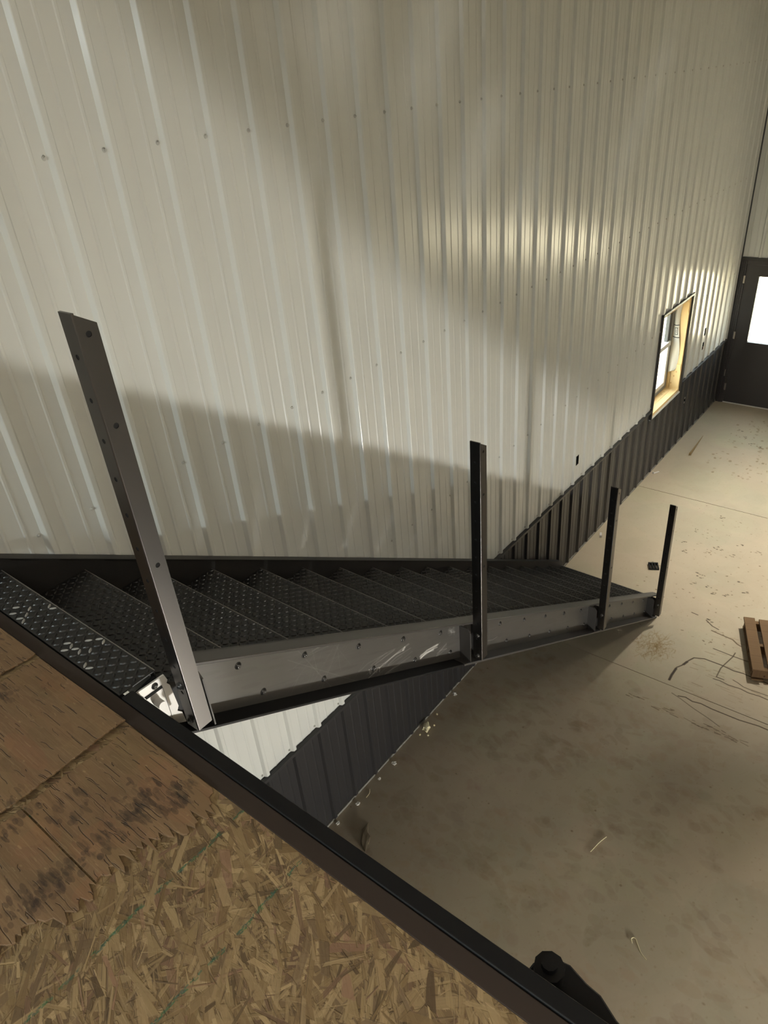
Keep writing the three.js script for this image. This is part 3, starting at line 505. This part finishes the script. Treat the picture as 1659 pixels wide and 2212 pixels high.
// pale connection plate that ties the outer stringer to the edge beam
{
  const z = 1.002, pl = part('connection_plate', prism([[0.626, 3.04], [0.716, 3.036], [0.722, 3.012], [0.716, 3.004], [0.724, 2.99], [0.73, 2.9], [0.722, 2.886], [0.735, 2.87], [0.742, 2.8], [0.76, 2.775], [0.76, 2.755], [0.7, 2.76], [0.64, 2.9], [0.6, 3.0]], z, z + 0.006), M.galv, stair, 'pale galvanised connection plate');
  part('plate_slot', rbox(0.63, 0.7, 3.0, 3.009, z + 0.0062, z + 0.009, 0.001), M.hole, pl);
  part('plate_seam', rbox(0.7, 0.7015, 2.78, 3.0, z + 0.0062, z + 0.0075, 0.0005), M.vinylGrey, pl);
  const big = new THREE.CylinderGeometry(0.012, 0.0125, 0.028, 16); big.rotateX(Math.PI / 2); big.translate(0.672, 2.968, z + 0.02); part('plate_bolt', norm(big), M.galv, pl);
  const sb = boltGeo.clone(); sb.scale(0.8, 0.8, 0.8); sb.translate(0.68, 3.022, z + 0.006); part('plate_bolt', sb, M.boltSteel, pl);
  part('plate_tab', prism([[0.606, 3.05], [0.632, 3.03], [0.636, 3.014], [0.6, 3.036]], z + 0.008, z + 0.03), M.galv, pl);
}

// ------------------------------------------------------------------ electrical boxes let into the wall
const boxNames = ['black electrical box opening low in the white wall by the stair foot', 'upper of two electrical box openings between the window and the entry door', 'lower electrical box opening with copper wires between the window and the entry door', 'electrical box opening in the black wainscot below the window'];
BOXES.forEach(([x, y], i) => {
  const o = thing('electrical_box', boxNames[i], 'electrical box', 'electrical box openings'); o.position.set(x, y, 0);
  part('box_shell', [box(-0.028, 0.028, -0.05, 0.05, -0.062, -0.058), box(-0.028, -0.0255, -0.05, 0.05, -0.058, 0.001), box(0.0255, 0.028, -0.05, 0.05, -0.058, 0.001), box(-0.0255, 0.0255, 0.0475, 0.05, -0.058, 0.001), box(-0.0255, 0.0255, -0.05, -0.0475, -0.058, 0.001)], M.black, o);
  if (i === 2) { const w = new THREE.TubeGeometry(new THREE.CatmullRomCurve3([V(-0.01, -0.04, -0.05), V(0.0, -0.02, -0.01), V(-0.012, -0.005, 0.004), V(0.004, -0.03, 0.004), V(-0.008, -0.044, 0.0)]), 20, 0.004, 6); part('wire', norm(w), std(lin(0.45, 0.22, 0.14), 0.5), o, 'copper-coloured wire ends'); }
  if (i === 3) for (const q of [0.018, -0.046]) part('device_strap', rbox(-0.012, 0.014, q, q + 0.026, -0.004, 0.003, 0.002), M.hinge, o);
});

// ------------------------------------------------------------------ things lying on the floor
const crate = thing('wooden_pallet', 'rough wooden pallet on the concrete floor beyond the stair foot', 'pallet');
crate.position.set(5.44, 0, 2.12); crate.rotation.y = 0.36;
for (const x of [-0.3, 0.0, 0.3]) part('runner', uvM(rbox(x - 0.02, x + 0.02, 0.016, 0.1, -0.28, 0.42, 0.003)), M.crateWood, crate);
for (const z of [-0.28, 0.0, 0.32]) part('bottom_board', uvM(rbox(-0.34, 0.34, 0.0, 0.016, z, z + 0.09, 0.003)), M.crateWood, crate);
for (let k = 0; k < 6; k++) part('deck_board', uvM(rbox(-0.34 + (k % 2) * 0.012, 0.34 - (k % 3) * 0.01, 0.1, 0.117, -0.29 + k * 0.122, -0.2 + k * 0.122, 0.003)), M.crateWood, crate);

const clip = thing('slotted_clip', 'small black slotted plastic clip on the floor behind the last post', 'clip'); clip.position.set(6.12, 0, 0.76); clip.rotation.y = 0.5;
for (let k = 0; k < 4; k++) part('clip_bar', rbox(-0.05, 0.05, 0.012, 0.028, -0.045 + k * 0.027, -0.033 + k * 0.027, 0.003), M.black, clip);
part('clip_spine', [rbox(0.034, 0.05, 0.0, 0.03, -0.046, 0.05, 0.003), rbox(-0.05, -0.036, 0, 0.014, -0.046, 0.05, 0.003)], M.black, clip);

function scrap(name, label, category, [x, y, z], size, mat, turn, group, squash = 0.4) {
  const g = new THREE.IcosahedronGeometry(1, 1), p = g.attributes.position, f = R(0, 9);
  for (let i = 0; i < p.count; i++) { const a = p.getX(i), b = p.getY(i), c = p.getZ(i), k = 1 + 0.35 * Math.sin(a * 4 + f) * Math.cos(c * 5 + f) + 0.2 * Math.sin(b * 6 + f * 2); p.setXYZ(i, a * size[0] * k, b * size[1] * k, c * size[2] * k); }
  g.computeVertexNormals(); const bb = new THREE.Box3().setFromBufferAttribute(p); g.translate(0, -bb.min.y, 0);
  const m = part(numbered(name), norm(g), mat, scene); m.userData = { label, category }; if (group) m.userData.group = group; m.position.set(x, y, z); m.rotation.y = turn; return m;
}
scrap('foam_lump', 'yellowish lump of foam against the black wainscot under the stair', 'foam', [3.1, 0, 0.062], [0.045, 0.02, 0.028], M.foam, 0.5);
for (const [x, z] of [[3.02, 0.06], [3.16, 0.1], [3.05, 0.115], [3.27, 0.05]]) scrap('foam_crumb', 'tiny foam crumb scattered round the yellow foam lump', 'foam', [x, 0, z], [0.008, 0.005, 0.007], M.foam, R(0, 3), 'foam crumbs by the wainscot');
for (const [x, z, s] of [[3.53, 0.05, 0.02], [2.68, 0.06, 0.02], [2.51, 0.055, 0.012], [2.25, 0.06, 0.017], [2.05, 0.045, 0.016]]) scrap('pale_chip', 'small pale chip on the floor along the wainscot foot', 'chip', [x, 0, z], [s, s * 0.5, s * 0.8], M.paleBit, R(0, 3), 'pale chips along the wainscot');
scrap('paper_scrap', 'crumpled brown paper scrap on the floor beside the mezzanine edge', 'scrap', [2.08, 0, 0.27], [0.1, 0.006, 0.03], M.chip, 0.6);
scrap('paper_scrap', 'torn brown paper strip beside the crumpled paper scrap', 'scrap', [1.9, 0, 0.42], [0.06, 0.005, 0.035], M.chip, -0.4);
const sliver = thing('wood_sliver', 'long dry wood sliver on the concrete near the entry door', 'sliver');
part('sliver_body', (() => { const g = new THREE.CylinderGeometry(0.004, 0.03, 0.62, 7); g.scale(1, 1, 0.45); g.rotateZ(-Math.PI / 2); g.translate(0, 0.014, 0); return norm(g); })(), M.twig, sliver); sliver.position.set(9.03, 0, 0.25); sliver.rotation.y = 0.05;
for (const [x, z, t, l] of [[6.4, 0.075, 0.4, 'bright steel clip on the floor at the wainscot foot near the stair end'], [8.06, 0.07, -0.5, 'bright steel clip on the floor below the window']]) {
  const c = thing('steel_clip', l, 'clip'); part('clip_body', [rbox(-0.05, 0.05, 0, 0.006, -0.012, 0.012, 0.002), rbox(-0.05, -0.042, 0, 0.03, -0.012, 0.012, 0.002)], M.galv, c); c.position.set(x, 0, z); c.rotation.y = t;
}
const straw = (pts, label) => { const m = part(numbered('straw'), norm(new THREE.TubeGeometry(new THREE.CatmullRomCurve3(pts.map(([x, z]) => V(x, 0.003, z))), 16, 0.0022, 5)), M.foam, scene); m.userData = { label, category: 'straw', group: 'straws on the near floor' }; };
straw([[2.46, 2.0], [2.485, 1.985], [2.5, 2.0], [2.47, 2.03], [2.44, 2.06], [2.42, 2.1]], 'thin pale curled straw on the near concrete floor');
straw([[3.02, 1.6], [2.96, 1.58], [2.86, 1.56]], 'thin pale straight straw on the near concrete floor');
straw([[2.4, 0.05], [2.37, 0.07], [2.33, 0.075]], 'thin pale straw at the foot of the wainscot');

// ------------------------------------------------------------------ shrub outside the entry door
const shrub = thing('shrub', 'green leafy shrub seen through the glass of the entry door', 'shrub');
{
  const leaf = (() => { const s = new THREE.Shape(); s.moveTo(0, 0); s.quadraticCurveTo(0.035, 0.05, 0, 0.12); s.quadraticCurveTo(-0.035, 0.05, 0, 0); return norm(new THREE.ShapeGeometry(s, 4)); })(); const gs = [];
  for (let i = 0; i < 420; i++) { const g = leaf.clone(); g.rotateX(R(-1.5, 1.5)); g.rotateY(R(0, 6.3)); const a = R(0, 6.3), r = Math.cbrt(rnd()) * 0.5, e = R(-1, 1); g.translate(Math.cos(a) * r * Math.sqrt(1 - e * e), 0.62 + e * r * 0.9, Math.sin(a) * r * Math.sqrt(1 - e * e)); gs.push(g); }
  part('foliage', mergeGeometries(gs), M.leaf, shrub).userData.kind = 'stuff';
  for (let i = 0; i < 5; i++) part('stem', norm(new THREE.TubeGeometry(new THREE.CatmullRomCurve3([V(0, -0.02, 0), V(R(-0.1, 0.1), 0.3, R(-0.1, 0.1)), V(R(-0.3, 0.3), 0.8, R(-0.3, 0.3))]), 8, 0.01, 5)), M.bark, shrub);
  shrub.position.set(13.6, -0.1, 0.42);
}

// ------------------------------------------------------------------ lamps
function areaLight(w, h, color, strength, from, to, parent) { const l = new THREE.RectAreaLight(color, strength, w, h); l.position.copy(from); l.lookAt(to); parent.add(l); return l; }
// floor-standing work light that shines at the stair from across the shop
const wl = thing('work_light', 'yellow floor-standing work light aimed at the stair', 'lamp');
{
  const at = V(1.164, 0.27, 4.5), to = V(0.95, 0.35, 0), c = lin(1, 0.985, 0.92), W = 0.27, H = 0.2;
  const head = new THREE.Group(); head.name = 'lamp_head'; wl.add(head); head.position.copy(at); head.lookAt(to);       // +z looks at the stair
  part('housing', [rbox(-W / 2 - 0.02, W / 2 + 0.02, -H / 2 - 0.02, H / 2 + 0.02, -0.07, -0.01, 0.01), rbox(-W / 2 - 0.02, W / 2 + 0.02, H / 2, H / 2 + 0.02, -0.01, 0.02, 0.003), rbox(-W / 2 - 0.02, W / 2 + 0.02, -H / 2 - 0.02, -H / 2, -0.01, 0.02, 0.003)], M.yellowPlastic, head);
  part('lens', box(-W / 2, W / 2, -H / 2, H / 2, -0.01, 0), std(0xffffff, 0.4, 0, { emissive: c, emissiveIntensity: 4 }), head);
  part('stand', [rbox(0.95, 1.38, 0, 0.02, 4.44, 4.47), rbox(0.95, 1.38, 0, 0.02, 4.63, 4.66), rbox(0.95, 0.975, 0, 0.3, 4.535, 4.56), rbox(1.355, 1.38, 0, 0.3, 4.535, 4.56), rbox(0.95, 0.975, 0, 0.02, 4.44, 4.66), rbox(1.355, 1.38, 0, 0.02, 4.44, 4.66)], M.black, wl);
  const dir = to.clone().sub(at).normalize(); areaLight(W, H, c, FLOOD, at.clone().addScaledVector(dir, 0.025), to, wl);
}
// ceiling fixtures: cool one to the west; deck, south and east ones are added fill
function fixture(x, z, len, wid, color, strength, label, turn) {
  const f = thing('ceiling_light', label, 'lamp', 'ceiling light fixtures'); f.position.set(x, CH, z); f.rotation.y = turn;
  part('housing', rbox(-len / 2 - 0.02, len / 2 + 0.02, -0.07, 0, -wid / 2 - 0.02, wid / 2 + 0.02, 0.01), M.vinyl, f);
  part('diffuser', box(-len / 2, len / 2, -0.085, -0.07, -wid / 2, wid / 2), std(0xffffff, 0.5, 0, { emissive: color, emissiveIntensity: 3 }), f);
  areaLight(len, wid, color, strength, V(0, -0.09, 0), V(0, -2, 0), f);
}
fixture(-5.0, 1.3, 0.3, 1.2, lin(0.84, 0.97, 1), COOL, 'cool white ceiling light over the west end of the mezzanine', 0);
fixture(-1.0, 3.7, 1.2, 0.3, lin(1, 0.95, 0.86), DECK, 'added neutral fill light on the ceiling over the mezzanine edge', 0);
fixture(2.2, 7.2, 1.2, 0.5, lin(1, 0.86, 0.66), WARM, 'added warm fill light on the ceiling over the south side of the shop', 0);
fixture(8.4, 5.4, 1.2, 0.5, lin(1, 0.94, 0.84), EAST, 'added fill light on the ceiling over the east bay by the overhead door', 0);
// high bay lamps throwing light down; the south one is added for floor bounce
function highBay(x, z, angle, strength, color, label) {
  const f = thing('high_bay_lamp', label, 'lamp', 'high bay lamps'); f.position.set(x, CH, z);
  part('cable', norm(new THREE.CylinderGeometry(0.008, 0.008, 0.22, 8).translate(0, -0.11, 0)), M.black, f);
  part('reflector', norm(new THREE.LatheGeometry([[0.04, -0.2], [0.07, -0.22], [0.09, -0.3], [0.2, -0.5], [0.205, -0.5], [0.1, -0.29], [0.08, -0.21]].map(([a, b]) => new THREE.Vector2(a, b)), 28)), M.galv, f);
  part('lens', norm(new THREE.CylinderGeometry(0.16, 0.16, 0.01, 28).translate(0, -0.46, 0)), std(0xffffff, 0.4, 0, { emissive: color, emissiveIntensity: 3 }), f);
  const l = new THREE.SpotLight(color, strength, 0, angle, 0.75, 2); l.position.set(0, -0.51, 0); l.target.position.set(0, -3, 0); l.castShadow = true; l.shadow.radius = 7; f.add(l, l.target);
}
highBay(7.2, 2.3, 0.66, BAY, lin(1, 0.93, 0.8), 'high bay lamp over the east bay near the window');
highBay(2.7, 5.6, 0.56, BAY2, lin(1, 0.93, 0.82), 'added unseen high bay lamp for floor bounce on the south side of the shop');

// added sheet on a pole, out of view, shaped to shade the upper wall
const rack = thing('added_sheet_stand', 'added unseen two-legged pole stand carrying the shade sheet', 'stand');
part('pole', (() => { const g = new THREE.CylinderGeometry(0.018, 0.018, 4.2, 12); g.rotateZ(Math.PI / 2); g.translate(3.15, 2.62, 2.7); return norm(g); })(), M.galv, rack);
for (const x of [1.1, 5.2]) part('upright', [rbox(x - 0.02, x + 0.02, 0.02, 2.62, 2.68, 2.72, 0.004), rbox(x - 0.03, x + 0.03, 0, 0.03, 2.6, 3.3, 0.004)], M.galv, rack);
const ds = thing('added_shade_sheet', 'added unseen sheet on the pole stand with slits and slanting hem shaped for the wall shade', 'sheet');
{
  const hem = [[1.16, 2.3], [1.44, 2.05], [1.63, 1.89], [1.81, 1.71], [1.98, 1.59], [2.35, 1.34], [2.8, 1.03], [3.17, 0.8], [4.2, 0.25], [5.1, 0.06]];
  const s = new THREE.Shape([[1.16, 2.6], ...hem, [5.1, 2.6]].map(([a, b]) => new THREE.Vector2(a, b)));
  for (const [a, b, c, d, w] of [[1.9, 2.16, 1.835, 1.93, 0.04], [2.21, 2.12, 2.075, 1.88, 0.048], [2.42, 1.9, 2.24, 1.66, 0.05], [2.62, 1.72, 2.52, 1.56, 0.04], [3.56, 2.0, 3.17, 1.6, 0.06]]) { const h = new THREE.Path(); h.moveTo(a - w, b); h.lineTo(a + w, b); h.lineTo(c + w * 0.6, d); h.lineTo(c - w * 0.6, d); h.closePath(); s.holes.push(h); }  // slits placed to let light streaks through onto the wall
  const g = new THREE.ExtrudeGeometry(s, { depth: 0.004, bevelEnabled: false }); g.translate(0, 0, 2.678); part('sheet', norm(g), M.shadeSheet, ds);
  part('fold_over', box(1.16, 5.1, 2.2, 2.61, 2.721, 2.725), M.shadeSheet, ds);
}

renderer.render(scene, camera);
